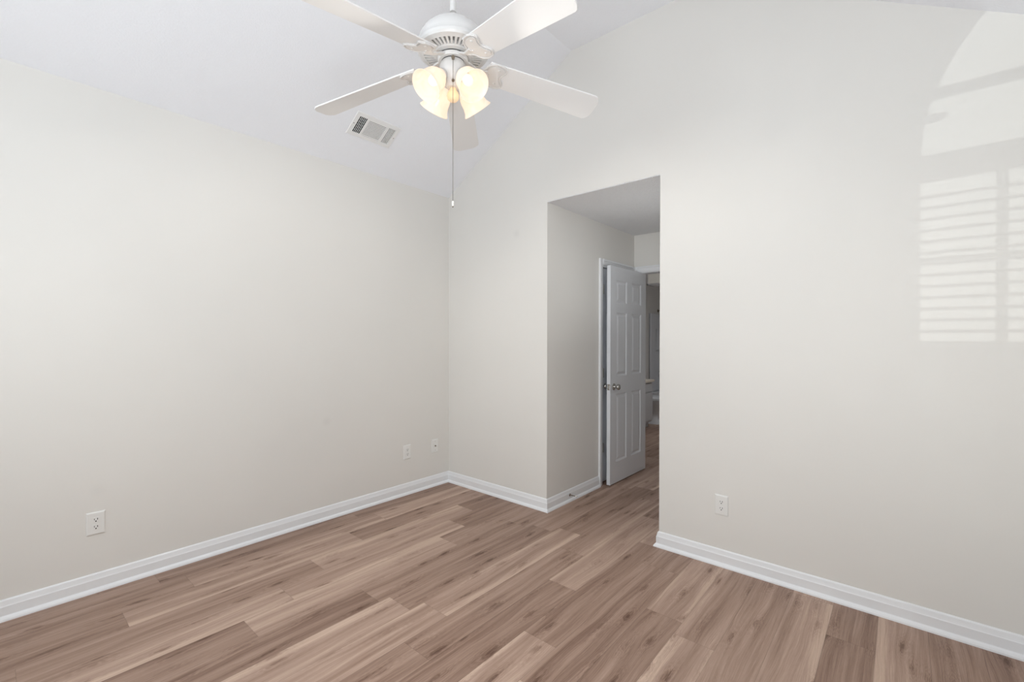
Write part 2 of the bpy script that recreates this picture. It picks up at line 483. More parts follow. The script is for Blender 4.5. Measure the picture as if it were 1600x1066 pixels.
# ------------------------------------------------------------------ baseboards with shoe moulding
BP = [(0, 0), (0.0285, 0), (0.0275, 0.008), (0.023, 0.016), (0.0155, 0.022), (0.0145, 0.024), (0.0145, 0.066),
      (0.0125, 0.070), (0.0105, 0.078), (0.0075, 0.092), (0.0035, 0.098), (0, 0.098)]
def base(name, path, close=True):
    bm = BM(); sweep_profile(bm, BP, path, close); return struct(finish(name, bm, M_trim))
d2 = 1.0
base('baseboard_left', [((0, -L, 0), (1, 0)), ((0, 0, 0), (1, -1))])
base('baseboard_back', [((0, 0, 0), (1, -1)), ((XL, 0, 0), (1, -1))])
base('baseboard_hallway_left', [((XL, 0, 0), (1, -1)), ((XL, 0.800, 0), (1, 0))])
base('baseboard_back_right', [((XR, T, 0), (-1, 0)), ((XR, 0, 0), (-1, -1)), ((W, 0, 0), (-1, -1))])
base('baseboard_right', [((W, 0, 0), (-1, -1)), ((W, -L, 0), (-1, 0))])
base('baseboard_hallway_right', [((XR, T, 0), (-1, 0)), ((XR, YE, 0), (-1, 0))])
base('baseboard_bathroom_left', [((BX0, 3.9, 0), (1, 0)), ((BX0, 4.98, 0), (1, 0))])

# ------------------------------------------------------------------ door casings (trim)
# closet casing on the hallway's left wall: two legs and a head, each a stepped section
def casing_x(name, y0, y1, ztop, xw, w=0.058, right=True, wr=None):
    bm = BM(); wr = wr or w
    def leg(ya, yb, z0, z1):        # ya = outer edge, yb = inner edge
        m1 = ya + (yb - ya) * 0.25; m2 = ya + (yb - ya) * 0.8
        pts = [(0, ya), (0.018, ya), (0.018, m1), (0.013, m1 + (yb - ya) * 0.08), (0.010, m2), (0.007, yb), (0, yb)]
        prism(bm, pts, lambda a, b: (xw + a, b, z0), lambda a, b: (xw + a, b, z1))
    leg(y0 - w, y0 - 0.002, 0, ztop + w)
    if right: leg(y1 + wr, y1 + 0.002, 0, ztop + w)
    m1 = w * 0.75
    pts = [(0, w), (0.018, w), (0.018, m1), (0.013, m1 - w * 0.08), (0.010, w * 0.2), (0.007, 0.002), (0, 0.002)]
    prism(bm, pts, lambda a, b: (xw + a, y0, ztop + b), lambda a, b: (xw + a, y1, ztop + b))
    # jamb lining and stop inside the opening
    box(bm, xw - T, xw + 0.001, y0 - 0.001, y0 + 0.012, 0, ztop)
    box(bm, xw - T, xw + 0.001, y1 - 0.012, y1 + 0.001, 0, ztop)
    box(bm, xw - T, xw + 0.001, y0, y1, ztop - 0.012, ztop + 0.001)
    box(bm, xw - 0.068, xw - 0.056, y0 + 0.012, y0 + 0.024, 0, ztop - 0.012)
    box(bm, xw - 0.068, xw - 0.056, y1 - 0.024, y1 - 0.012, 0, ztop - 0.012)
    return struct(finish(name, bm, M_trim))
casing_x('trim_1', CY0, CY1, DH, XL, 0.060, True, 0.058)
def casing_y(name, x0, x1, ztop, yw, wl, w=0.060, sgn=-1):
    bm = BM()
    def leg(xa, xb, z0, z1):
        m1 = xa + (xb - xa) * 0.25; m2 = xa + (xb - xa) * 0.8
        pts = [(0, xa), (0.018, xa), (0.018, m1), (0.013, m1 + (xb - xa) * 0.08), (0.010, m2), (0.007, xb), (0, xb)]
        prism(bm, pts, lambda a, b: (b, yw + sgn * a, z0), lambda a, b: (b, yw + sgn * a, z1))
    leg(x0 - wl, x0 - 0.002, 0, ztop + w)
    leg(x1 + w, x1 + 0.002, 0, ztop + w)
    m1 = w * 0.75
    pts = [(0, w), (0.018, w), (0.018, m1), (0.013, m1 - w * 0.08), (0.010, w * 0.2), (0.007, 0.002), (0, 0.002)]
    prism(bm, pts, lambda a, b: (x0, yw + sgn * a, ztop + b), lambda a, b: (x1, yw + sgn * a, ztop + b))
    box(bm, x0 - 0.001, x0 + 0.004, yw, yw + T, 0, ztop)
    box(bm, x1 - 0.012, x1 + 0.001, yw, yw + T, 0, ztop)
    box(bm, x0, x1, yw, yw + T, ztop - 0.006, ztop + 0.001)
    return struct(finish(name, bm, M_trim))
casing_y('trim_2', DX0, DX1, DH, YE, 0.040)

# ------------------------------------------------------------------ six-panel doors
def panel_door_mesh(bm, w, h, th):
    """door slab in local coords: x 0..w along the width, y -th/2..th/2, z 0..h"""
    st, mu = w * 0.150, w * 0.135
    cols = [(st, (w - mu) / 2), ((w + mu) / 2, w - st)]
    rows = [(0.195, 0.835), (1.0, 1.60), (1.69, 1.905)]
    xs = sorted({0, w, *[c for p in cols for c in p]}); zs = sorted({0, h, *[c for p in rows for c in p]})
    for side in (-1, 1):
        yf = side * th / 2
        for i in range(len(xs) - 1):
            for j in range(len(zs) - 1):
                a, b, c, d = xs[i], xs[i + 1], zs[j], zs[j + 1]
                if (a, b) in cols and (c, d) in rows:
                    rings = []
                    for ins, dep in ((0, 0), (0.006, 0.004), (0.014, 0.0085), (0.022, 0.0085), (0.040, 0.0025), (0.043, 0.002)):
                        y = yf - side * dep
                        rings.append([bm.verts.new(q) for q in ((a + ins, y, c + ins), (b - ins, y, c + ins), (b - ins, y, d - ins), (a + ins, y, d - ins))])
                    for r0, r1 in zip(rings, rings[1:]):
                        for k in range(4): bm.faces.new((r0[k], r0[(k + 1) % 4], r1[(k + 1) % 4], r1[k]))
                    bm.faces.new(rings[-1])
                else:
                    bm.faces.new([bm.verts.new(q) for q in ((a, yf, c), (b, yf, c), (b, yf, d), (a, yf, d))])
    y0, y1 = -th / 2, th / 2
    for a, b in zip(xs, xs[1:]):
        for z in (0, h): bm.faces.new([bm.verts.new(q) for q in ((a, y0, z), (b, y0, z), (b, y1, z), (a, y1, z))])
    for a, b in zip(zs, zs[1:]):
        for x in (0, w): bm.faces.new([bm.verts.new(q) for q in ((x, y0, a), (x, y1, a), (x, y1, b), (x, y0, b))])

def knob_bm(side, th):
    bm = BM()
    M = Matrix.Rotation(R(-90 * side), 4, 'X')
    prof = [(0, 0), (0.031, 0), (0.031, 0.004), (0.027, 0.008), (0.014, 0.011), (0.0115, 0.016), (0.0115, 0.026), (0.017, 0.032), (0.0255, 0.040),
            (0.0275, 0.049), (0.0255, 0.057), (0.018, 0.063), (0.008, 0.0655), (0, 0.066)]
    lathe(bm, prof, M, 28)
    for v in bm.verts: v.co.y += side * th / 2
    return bm
def hinge_bm():
    bm = BM()
    lathe(bm, [(0, -0.047), (0.004, -0.047), (0.006, -0.044), (0.006, 0.044), (0.004, 0.047), (0, 0.047)], None, 14)
    box(bm, -0.001, 0.001, -0.028, 0.0, -0.044, 0.044)
    box(bm, -0.001, 0.028, -0.001, 0.001, -0.044, 0.044)
    return bm

TH = 0.035
DW = 0.751
d1 = bpy.data.objects.new('door_1', None); COL.objects.link(d1)
d1['kind'] = 'structure'; d1['label'] = 'open white six-panel bathroom door with round nickel knobs in the hallway'
d1.location = (1.246 - TH / 2, 0.866, 0.010)
# local x runs from the free edge to the hinges
d1.rotation_euler = (0, 0, math.atan2(0.751, 0.003))
bm = BM(); panel_door_mesh(bm, DW, 2.03, TH); finish('door_panel', bm, M_door, d1)
for side in (-1, 1):
    bm = knob_bm(side, TH); o = finish('door_knob', bm, M_nickel, d1, smooth=True); o.location = (0.066, 0, 0.905)
bm = BM(); box(bm, -0.0015, 0.001, -0.0125, 0.0125, 0.905 - 0.028, 0.905 + 0.028); box(bm, -0.008, 0, -0.006, 0.006, 0.905 - 0.009, 0.905 + 0.009)
finish('latch_plate', bm, M_nickel, d1)
for z in (0.20, 1.03, 1.83):
    o = finish('hinge', hinge_bm(), M_nickel, d1, smooth=True); o.location = (DW + 0.004, TH / 2 + 0.004, z)

d2o = bpy.data.objects.new('door_2', None); COL.objects.link(d2o)
d2o['kind'] = 'structure'; d2o['label'] = 'closed white closet door with three hinges in the hallway left wall'
cw = CY1 - CY0 - 0.024 - 0.006
d2o.location = (XL - 0.020 - TH / 2, CY0 + 0.015, 0.014); d2o.rotation_euler = (0, 0, PI / 2)
bm = BM(); panel_door_mesh(bm, cw, 2.012, TH); finish('door_panel', bm, M_door, d2o)
for z in (0.33, 1.03, 1.81):
    o = finish('hinge', hinge_bm(), M_nickel, d2o, smooth=True); o.location = (0.0, -TH / 2 - 0.006, z)
o = finish('door_knob', knob_bm(-1, TH), M_nickel, d2o, smooth=True); o.location = (cw - 0.06, 0, 0.905)

# ------------------------------------------------------------------ arched window with blinds, in the wall behind the camera
w1 = bpy.data.objects.new('window_1', None); COL.objects.link(w1); w1['kind'] = 'structure'
w1.location = (cxw, -L - 0.06, Z0)
HWD = (WIN_R - WIN_L) / 2
dz = 0.085
def wloc(bm):
    for v in bm.verts: v.co -= Vector((cxw, -L - 0.06, Z0))
    return bm
bm = BM(); yf0, yf1 = -L - 0.10, -L - 0.03
fw = 0.045
box(bm, WIN_L, WIN_R, yf0, yf1, Z0, Z0 + 0.05)
box(bm, WIN_L - 0.02, WIN_L + 0.004, yf0, yf1, Z0, ZB2); box(bm, WIN_R - 0.004, WIN_R + 0.02, yf0, yf1, Z0, ZB2)
box(bm, WIN_L, WIN_R, yf0, yf1, ZT, ZB2)
box(bm, cxw - 0.05, cxw + 0.05, yf0, yf1, Z0, ZT)
box(bm, WIN_L, WIN_R, yf0, yf1, 1.27 + dz, 1.34 + dz)
for hx in (WIN_L, cxw):
    for xx in (0.29, 0.60): box(bm, hx + xx - 0.014, hx + xx + 0.014, yf0 + 0.02, yf1 - 0.03, Z0, ZT)
box(bm, WIN_L, WIN_R, yf0 + 0.02, yf1 - 0.03, 1.725 + dz, 1.745 + dz)
box(bm, WIN_L, WIN_R, yf0 + 0.02, yf1 - 0.03, 2.475 + dz, 2.53 + dz)
finish('window_frame', wloc(bm), M_trim, w1)
bm = BM(); box(bm, WIN_L, WIN_R, -L - 0.075, -L - 0.071, Z0 + 0.05, ZT); finish('window_pane', wloc(bm), M_glass, w1)
bm = BM(); pts = [(cxw + (RL - .002) * math.cos(PI * i / 24), ZB2 + (RL - .002) * math.sin(PI * i / 24)) for i in range(25)]
prism(bm, pts, lambda x, z: (x, -L - 0.075, z), lambda x, z: (x, -L - 0.071, z)); finish('arch_pane', wloc(bm), M_glass, w1)
bm = BM(); box(bm, WIN_L, WIN_R, -L - 0.112, -L - 0.110, Z0, 1.27 + dz); finish('insect_screen', wloc(bm), M_screen, w1)
bl = thing('window_blind', 'white horizontal slat blind hanging in the arched window behind the camera', 'blind', (cxw, -L - 0.0, Z0))
bm = BM(); zz = Z0 + 0.04
tilt = R(13)
while zz < ZT - 0.03:
    M = Matrix.Translation((0, 0.045, zz - Z0)) @ Matrix.Rotation(tilt, 4, 'X')
    box(bm, -HWD + 0.006, HWD - 0.006, -0.025, 0.025, -0.0015, 0.0015, M); zz += 0.0525
o = finish('slat', bm, M_slat, bl); o['kind'] = 'stuff'
bm = BM(); box(bm, -HWD, HWD, 0.015, 0.075, ZT - Z0 - 0.004, ZT - Z0 + 0.05); finish('headrail', bm, M_slat, bl)

# ------------------------------------------------------------------ ceiling fan
FX, FY = 1.850, -1.605
fan = thing('ceiling_fan', 'white five-blade ceiling fan with four glowing frosted bell shades and a long pull chain', 'ceiling fan', (FX, FY, 2.40))
def fz(bm):
    for v in bm.verts: v.co.z -= 2.40
    return bm
bm = BM(); lathe(bm, [(0, HF), (0.072, HF), (0.072, HF - 0.01), (0.066, HF - 0.04), (0.045, HF - 0.07), (0.022, HF - 0.082), (0, HF - 0.082)])
finish('canopy', fz(bm), M_fan, fan, smooth=True)
bm = BM(); lathe(bm, [(0, HF - 0.06), (0.0135, HF - 0.06), (0.0135, 2.725), (0, 2.725)], None, 24)
finish('downrod', fz(bm), M_fan, fan, smooth=True)
bm = BM()
lathe(bm, [(0, 2.712), (0.020, 2.712), (0.024, 2.694), (0.05, 2.685), (0.080, 2.667), (0.105, 2.648), (0.125, 2.628), (0.138, 2.606), (0.1445, 2.586),
           (0.1455, 2.572), (0.149, 2.568), (0.149, 2.556), (0.143, 2.549), (0.132, 2.547), (0.1315, 2.552), (0.120, 2.560), (0, 2.560)], None, 72)
finish('motor_housing', fz(bm), M_fan, fan, smooth=True)
# slotted bottom plate: a ring of fins over a grey recess
bm = BM(); lathe(bm, [(0.062, 2.5585), (0.131, 2.5585), (0.131, 2.5565), (0.062, 2.5565)], None, 64, closed=True)
finish('motor_recess', fz(bm), M_slot, fan)
bm = BM()
lathe(bm, [(0.060, 2.556), (0.083, 2.556), (0.083, 2.543), (0.078, 2.538), (0.060, 2.536)], None, 64, closed=True)
lathe(bm, [(0.122, 2.556), (0.133, 2.556), (0.133, 2.548), (0.122, 2.545)], None, 64, closed=True)
for k in range(40):
    M = Matrix.Rotation(2 * PI * k / 40, 4, 'Z')
    vs = []
    for (x, hw_, z) in ((0.080, 0.0034, 2.5405), (0.124, 0.0052, 2.546)):
        vs += [bm.verts.new(M @ Vector((x, -hw_, z))), bm.verts.new(M @ Vector((x, hw_, z))), bm.verts.new(M @ Vector((x, hw_, 2.557))), bm.verts.new(M @ Vector((x, -hw_, 2.557)))]
    a, b = vs[:4], vs[4:]
    for i in range(4): bm.faces.new((a[i], a[(i + 1) % 4], b[(i + 1) % 4], b[i]))
finish('vent_grille', fz(bm), M_fan, fan)
bm = BM(); lathe(bm, [(0, 2.5345), (0.060, 2.5345), (0.060, 2.531), (0.0, 2.531)], None, 48)
lathe(bm, [(0, 2.5155), (0.0475, 2.5155), (0.0475, 2.511), (0, 2.511)], None, 48)
finish('shadow_gap', fz(bm), M_dark, fan)  # near-black discs put the shade of the gaps in as colour
bm = BM(); lathe(bm, [(0, 2.532), (0.061, 2.532), (0.064, 2.529), (0.064, 2.519), (0.061, 2.515), (0, 2.515)], None, 56)
finish('rotor_hub', fz(bm), M_fan, fan, smooth=True)
bm = BM(); lathe(bm, [(0, 2.5135), (0.0465, 2.5135), (0.051, 2.506), (0.0555, 2.496), (0.0565, 2.484), (0.0545, 2.471), (0.049, 2.458), (0.040, 2.445), (0.033, 2.435), (0.030, 2.425), (0.029, 2.414), (0.024, 2.408), (0, 2.407)], None, 56)
finish('switch_housing', fz(bm), M_fan, fan, smooth=True)
# bulb peeking out under the light kit
bm = BM(); lathe(bm, [(0, 2.408), (0.013, 2.406), (0.015, 2.398), (0.0225, 2.388), (0.0255, 2.376), (0.0235, 2.363), (0.015, 2.354), (0, 2.351)], None, 28)
finish('center_bulb', fz(bm), M_amber, fan, smooth=True)

def blade_outline():
    pts = []
    L0, L1 = 0.150, 0.668
    def hw(x): return 0.057 + 0.016 * (x - L0) / (L1 - L0)
    n = 10
    for i in range(n + 1):
        x = L0 + (L1 - 0.045 - L0) * i / n; pts.append((x, -hw(x)))
    # slightly clipped rounded tip corners
    pts += [(L1 - 0.028, -0.0715), (L1 - 0.018, -0.067), (L1 - 0.006, -0.052), (L1, -0.034), (L1, 0.034), (L1 - 0.006, 0.052), (L1 - 0.018, 0.067), (L1 - 0.028, 0.0715)]
    for i in range(n, -1, -1):
        x = L0 + (L1 - 0.045 - L0) * i / n; pts.append((x, hw(x)))
    pts += [(L0 - 0.006, 0.030), (L0 - 0.006, -0.030)]
    return pts
def iron_outline(s=1.0, c=(0.205, 0)):
    """winged, butterfly-like bracket: narrow waist at the hub side, two scalloped wings"""
    right = [(0.112, 0.012), (0.126, 0.016), (0.134, 0.026), (0.141, 0.042), (0.154, 0.055), (0.172, 0.063), (0.194, 0.065), (0.214, 0.060), (0.226, 0.049),
             (0.229, 0.037), (0.224, 0.024), (0.215, 0.012), (0.211, 0.0)]
    pts = right + [(x, -y) for x, y in right[-2::-1]]
    return pts
def inset(pts, d):
    n = len(pts); out = []
    for i in range(n):
        a = Vector(pts[i - 1]); b = Vector(pts[i]); c = Vector(pts[(i + 1) % n])
        e = ((b - a).normalized() + (c - b).normalized()).normalized()
        out.append((b.x + e.y * d, b.y - e.x * d))
    return out
PITCH = R(13.5)
def blade_matrix(z=2.497):
    # droops slightly to the tip; clockwise edge raised
    return Matrix.Translation((0.17, 0, z - 2.40)) @ Matrix.Rotation(R(8.0), 4, 'Y') @ Matrix.Rotation(-PITCH, 4, 'X') @ Matrix.Translation((-0.17, 0, 0))
Mb = blade_matrix()
def make_blade_meshes():
    bm = BM(); prism(bm, blade_outline(), lambda x, y: Mb @ Vector((x, y, 0)), lambda x, y: Mb @ Vector((x, y, 0.006)))
    b = finish('blade', bm, M_blade, fan, bevel=0.0015)
    bm = BM()
    io = iron_outline()
    prism(bm, io, lambda x, y: Mb @ Vector((x, y, -0.004)), lambda x, y: Mb @ Vector((x, y, 0.0)))
    # raised rim following the outline, a raised heart inside it, screws
    ins1, ins2, ins3 = inset(io, 0.0015), inset(io, 0.0060), inset(io, 0.0125)
    def wall_loop(pa, pb, z0, z1):
        n = len(pa)
        va0 = [bm.verts.new(Mb @ Vector((x, y, z0))) for x, y in pa]; va1 = [bm.verts.new(Mb @ Vector((x, y, z1))) for x, y in pa]
        vb0 = [bm.verts.new(Mb @ Vector((x, y, z0))) for x, y in pb]; vb1 = [bm.verts.new(Mb @ Vector((x, y, z1))) for x, y in pb]
        for i in range(n):
            j = (i + 1) % n
            bm.faces.new((va0[i], va0[j], va1[j], va1[i])); bm.faces.new((vb0[i], vb0[j], vb1[j], vb1[i])); bm.faces.new((va1[i], va1[j], vb1[j], vb1[i]))
    wall_loop(ins1, ins2, -0.004, -0.008)
    prism(bm, ins3, lambda x, y: Mb @ Vector((x, y, -0.0075)), lambda x, y: Mb @ Vector((x, y, -0.004)))
    for (sx, sy) in ((0.150, 0.0), (0.190, 0.036), (0.190, -0.036)):
        lathe(bm, [(0, -0.0105), (0.004, -0.010), (0.0055, -0.0085), (0.0055, -0.007)], Mb @ Matrix.Translation((sx, sy, 0)), 12)
    # neck from the hub
    p = [Vector((0.052, 0, 0.124)), Vector((0.075, 0, 0.118)), Vector((0.100, 0, 0.104)), Mb @ Vector((0.120, 0, -0.004)), Mb @ Vector((0.145, 0, -0.005))]
    for q0, q1, h0, h1 in zip(p, p[1:], (0.014, 0.012, 0.011, 0.013), (0.012, 0.011, 0.013, 0.020)):
        a = [bm.verts.new(q0 + Vector((0, s * h0, t_))) for s, t_ in ((-1, -0.004), (1, -0.004), (1, 0.004), (-1, 0.004))]
        b_ = [bm.verts.new(q1 + Vector((0, s * h1, t_))) for s, t_ in ((-1, -0.004), (1, -0.004), (1, 0.004), (-1, 0.004))]
        for i in range(4): bm.faces.new((a[i], a[(i + 1) % 4], b_[(i + 1) % 4], b_[i]))
        bm.faces.new(a); bm.faces.new(b_)
    i_ = finish('blade_bracket', bm, M_fan, b, bevel=0.0012)
    return b, i_
b0, i0 = make_blade_meshes()
PH = 203.5
for k in range(5):
    if k == 0: b, i_ = b0, i0
    else:
        b = b0.copy(); COL.objects.link(b); b.parent = fan
        i_ = i0.copy(); COL.objects.link(i_); i_.parent = b
    b.rotation_euler = (0, R((2.4, 0, 0, 1.0, 2.4)[k]), R(PH - 72 * k + (0, 0, 0, 2, 0)[k]))   # two blades sag a little

# four lamp arms, sockets, bell shades, bulbs
def lamp_frame(az):
    d = Vector((math.cos(az) * math.cos(R(46)), math.sin(az) * math.cos(R(46)), -math.sin(R(46))))
    q = (-d).to_track_quat('Z', 'Y').to_matrix().to_4x4()     # local -Z points out of the shade
    return d, q
for k in range(4):
    az = R(130.7 + 45 + 90 * k)
    d, q = lamp_frame(az)
    h = Vector((math.cos(az), math.sin(az), 0))
    neck = h * 0.052 + Vector((0, 0, 0.050))          # relative to fan origin (z 2.40)
    bm = BM(); tube(bm, [h * 0.028 + Vector((0, 0, 0.058)), h * 0.042 + Vector((0, 0, 0.058)), neck + d * 0.004], 0.010, 12)
    M = Matrix.Translation(neck) @ q
    lathe(bm, [(0, 0.006), (0.017, 0.004), (0.023, -0.004), (0.0245, -0.026), (0.0, -0.026)], M, 28)
    sk = finish('lamp_holder', bm, M_fan, fan, smooth=True)
    bm = BM()
    outer = [(0.0255, -0.014), (0.029, -0.022), (0.038, -0.034), (0.0465, -0.050), (0.0500, -0.068), (0.0515, -0.088), (0.0560, -0.106), (0.0650, -0.120)]
    inner = [(r - 0.0028, z + 0.0005) for r, z in outer][::-1]
    lathe(bm, outer + [(0.0642, -0.1218)] + inner, M, 44, closed=True)
    sh = finish('lamp_shade', bm, M_shade, fan, smooth=True)
    bm = BM(); lathe(bm, [(0, -0.026), (0.011, -0.026), (0.012, -0.036), (0.019, -0.050), (0.022, -0.064), (0.019, -0.078), (0.010, -0.087), (0, -0.089)], M, 24)
    bu = finish('bulb', bm, M_bulb, fan, smooth=True)
    # the bulb's light leaving by the mouth of its shade
    ld = bpy.data.lights.new('fan_lamp_light', 'SPOT'); ld.energy = 15.0; ld.color = (1.0, 0.945, 0.86); ld.shadow_soft_size = 0.012
    ld.spot_size = R(128); ld.spot_blend = 0.6
    lo = bpy.data.objects.new('fan_lamp_light', ld); COL.objects.link(lo)
    lo.location = Vector((FX, FY, 2.40)) + neck + d * 0.098
    lo.rotation_euler = d.to_track_quat('-Z', 'Y').to_euler()
# pull chain on the side facing the room
tw = Vector((3.279 - FX, -2.885 - FY, 0)).normalized()
cp = tw * 0.0605
TQ = tw.to_track_quat('Z', 'Y').to_matrix().to_4x4()
bm = BM(); lathe(bm, [(0, 0), (0.006, 0), (0.006, 0.012), (0.0075, 0.013), (0.0075, 0.016), (0, 0.016)], Matrix.Translation(Vector((0, 0, 0.098)) + tw * 0.052) @ TQ, 16)
finish('chain_switch', bm, M_brass, fan, smooth=True)
bm = BM(); lathe(bm, [(0, 0), (0.006, 0), (0.006, 0.006), (0.003, 0.012), (0, 0.012)], Matrix.Translation(Vector((0, 0, 0.024)) + tw * 0.0285) @ TQ, 16)
finish('chain_switch', bm, M_brass, fan, smooth=True)
bm = BM(); prof = [(0, -0.486)]; z = -0.486
while z < 0.095:
    prof += [(0.0006, z), (0.0015, z + 0.0011), (0.0015, z + 0.0024), (0.0006, z + 0.0035)]; z += 0.0045
prof.append((0, z))
lathe(bm, prof, Matrix.Translation(cp + tw * 0.006), 6)
ch = finish('pull_chain', bm, M_chain, fan)
bm = BM(); lathe(bm, [(0, -0.484), (0.0035, -0.484), (0.0045, -0.487), (0.0045, -0.501), (0.0035, -0.504), (0, -0.504)], Matrix.Translation(cp + tw * 0.006), 14)
finish('chain_pull', bm, M_rubber, ch, smooth=True)
bm = BM(); lathe(bm, [(0, -0.503), (0.0026, -0.504), (0.0028, -0.507), (0, -0.5095)], Matrix.Translation(cp + tw * 0.006), 12)
finish('pull_tip', bm, M_brass, ch, smooth=True)

# ------------------------------------------------------------------ ceiling register on the left slope
ang = math.atan2(HF - HW, XA)
vent = thing('air_vent', 'white rectangular three-way air register on the sloped ceiling beside the fan', 'air vent')
vc = Vector((0.324, -1.011, HW + 0.6015 * 0.324))
# local: x across slope (up-slope), y along the wall, z into the room
ux = Vector((math.cos(ang), 0, math.sin(ang))); uz = Vector((math.sin(ang), 0, -math.cos(ang))); uy = uz.cross(ux)
vm = Matrix((ux, uy, uz)).transposed().to_4x4(); vm.translation = vc
vent.matrix_world = vm
hx_, hy_ = 0.100, 0.180
sgn = 1 if uy.y > 0 else -1
bm = BM()
def ring_rect(bm, rects):
    rings = [[bm.verts.new(q) for q in ((x0, y0, z), (x1, y0, z), (x1, y1, z), (x0, y1, z))] for (x0, x1, y0, y1, z) in rects]
    for r0, r1 in zip(rings, rings[1:]):
        for k in range(4): bm.faces.new((r0[k], r0[(k + 1) % 4], r1[(k + 1) % 4], r1[k]))
GX, GY0, GY1 = 0.068, -0.148, 0.148
ring_rect(bm, [(-hx_, hx_, -hy_, hy_, 0.0005), (-hx_ + 0.004, hx_ - 0.004, -hy_ + 0.004, hy_ - 0.004, 0.006), (-GX, GX, GY0, GY1, 0.007), (-GX, GX, GY0, GY1, 0.001)])
yA, yB = -0.148 + 0.060, -0.148 + 0.076          # between the open section and the middle
yC, yD = 0.148 - 0.078, 0.148 - 0.062
def ys(a, b): return (min(sgn * a, sgn * b), max(sgn * a, sgn * b))
a, b = ys(yA, yB); box(bm, -GX, GX, a, b, 0.001, 0.007)
a, b = ys(yC, yD); box(bm, -GX, GX, a, b, 0.001, 0.007)
finish('vent_frame', bm, M_vent, vent)
bm = BM(); box(bm, -GX, GX, GY0, GY1, 0.0006, 0.0012); finish('duct_shade', bm, M_dark, vent)  # black sheet stands in for the shade inside the duct
# open section toward the camera: thin blades and cross bars over the dark sheet
a, b = ys(-0.148, yA)
for k in range(6):
    y = a + (b - a) * k / 5
    bm = BM(); box(bm, -GX, GX, max(y - 0.0011, GY0), min(y + 0.0011, GY1), 0.003, 0.0066); finish('louver', bm, M_vent, vent)
for k in range(1, 6):
    x = -GX + 2 * GX * k / 6
    bm = BM(); box(bm, x - 0.0020, x + 0.0020, a, b, 0.0015, 0.0028); finish('damper_blade', bm, M_ventgrey, vent)
# middle section: slats along the register with thin gaps onto the dark sheet
a, b = ys(yB, yC); n = 12; pt = 2 * GX / n
for k in range(n):
    x = -GX + pt * (k + 0.5)
    bm = BM(); box(bm, x - pt * 0.36, x + pt * 0.36, a, b, 0.0030, 0.0042); finish('louver', bm, M_vent, vent)
a, b = ys(yD, 0.148); n = 6; pt = (b - a) / n
for k in range(n):
    y = a + pt * (k + 0.5)
    bm = BM(); box(bm, -GX, GX, y - pt * 0.30, y + pt * 0.30, 0.0030, 0.0042); finish('louver', bm, M_vent, vent)
for s in (-1, 1):
    bm = BM(); lathe(bm, [(0, 0.0085), (0.003, 0.008), (0.004, 0.0065)], Matrix.Translation((0.0, s * 0.165, 0)), 12)
    finish('screw', bm, M_slot, vent, smooth=True)

# ------------------------------------------------------------------ wall plates.  local: x across, y out of the wall, z up
def wall_frame(o, p, facing):
    o.location = p; o.rotation_euler = (0, 0, facing)
PLW, PLH = 0.0385, 0.0605
def plate_bm():
    bm = BM()
    ring = [[bm.verts.new(q) for q in ((-w, y, -h), (w, y, -h), (w, y, h), (-w, y, h))]
            for (w, h, y) in ((PLW, PLH, 0.0), (PLW, PLH, 0.002), (PLW - 0.002, PLH - 0.002, 0.0045), (PLW - 0.006, PLH - 0.006, 0.0062))]
    for r0, r1 in zip(ring, ring[1:]):
        for k in range(4): bm.faces.new((r0[k], r0[(k + 1) % 4], r1[(k + 1) % 4], r1[k]))
    bm.faces.new(ring[-1]); bm.faces.new(ring[0][::-1])
    return bm
def outlet(label, p, facing):
    t = thing('electrical_outlet', label, 'outlet', p, facing, 'white duplex wall outlets')
    finish('cover_plate', plate_bm(), M_plate, t)
    for s in (-1, 1):
        bm = BM(); zc = s * 0.0195
        pts = []
        for i in range(28):
            a = 2 * PI * i / 28
            x = 0.0172 * math.cos(a); z = max(-0.0135, min(0.0135, 0.0172 * math.sin(a))); pts.append((x, z + zc))
        prism(bm, pts, lambda x, z: (x, 0.005, z), lambda x, z: (x, 0.0078, z))
        f = finish('receptacle', bm, M_plate, t)
        bm = BM()
        box(bm, -0.0078, -0.0050, 0.0065, 0.0081, zc - 0.0012, zc + 0.0082)
        box(bm, 0.0052, 0.0076, 0.0065, 0.0081, zc - 0.0005, zc + 0.0075)
        lathe(bm, [(0, 0), (0.0032, 0), (0.0032, 0.0016), (0, 0.0016)], Matrix.Translation((0, 0.0065, zc - 0.0075)) @ Matrix.Rotation(R(-90), 4, 'X'), 12)
        finish('slot', bm, M_slotdark, f)
    bm = BM(); lathe(bm, [(0, 0.0), (0.003, 0.0), (0.0026, 0.0012), (0, 0.0016)], Matrix.Translation((0, 0.0062, 0)) @ Matrix.Rotation(R(-90), 4, 'X'), 14)
    finish('screw', bm, M_plate, t, smooth=True)
    return t
outlet('white duplex outlet low on the left wall, nearest the camera', (0, -2.499, 0.366), R(-90))
outlet('white duplex outlet low on the left wall, near the room corner', (0, -0.478, 0.368), R(-90))
outlet('white duplex outlet on the wall right of the hallway opening', (2.462, 0, 0.363), R(180))
t = thing('cable_jack', 'white blank wall plate with one dark coaxial socket beside the room corner', 'wall plate', (0, -0.167, 0.368), R(-90))
bm = plate_bm()
o = finish('cover_plate', bm, M_plate, t)
bm = BM(); lathe(bm, [(0, 0), (0.0065, 0), (0.0065, 0.002), (0.0048, 0.002), (0.0048, 0.009), (0, 0.009)], Matrix.Translation((0, 0.006, 0)) @ Matrix.Rotation(R(-90), 4, 'X'), 16)
finish('coaxial_socket', bm, M_brass, t, smooth=True)
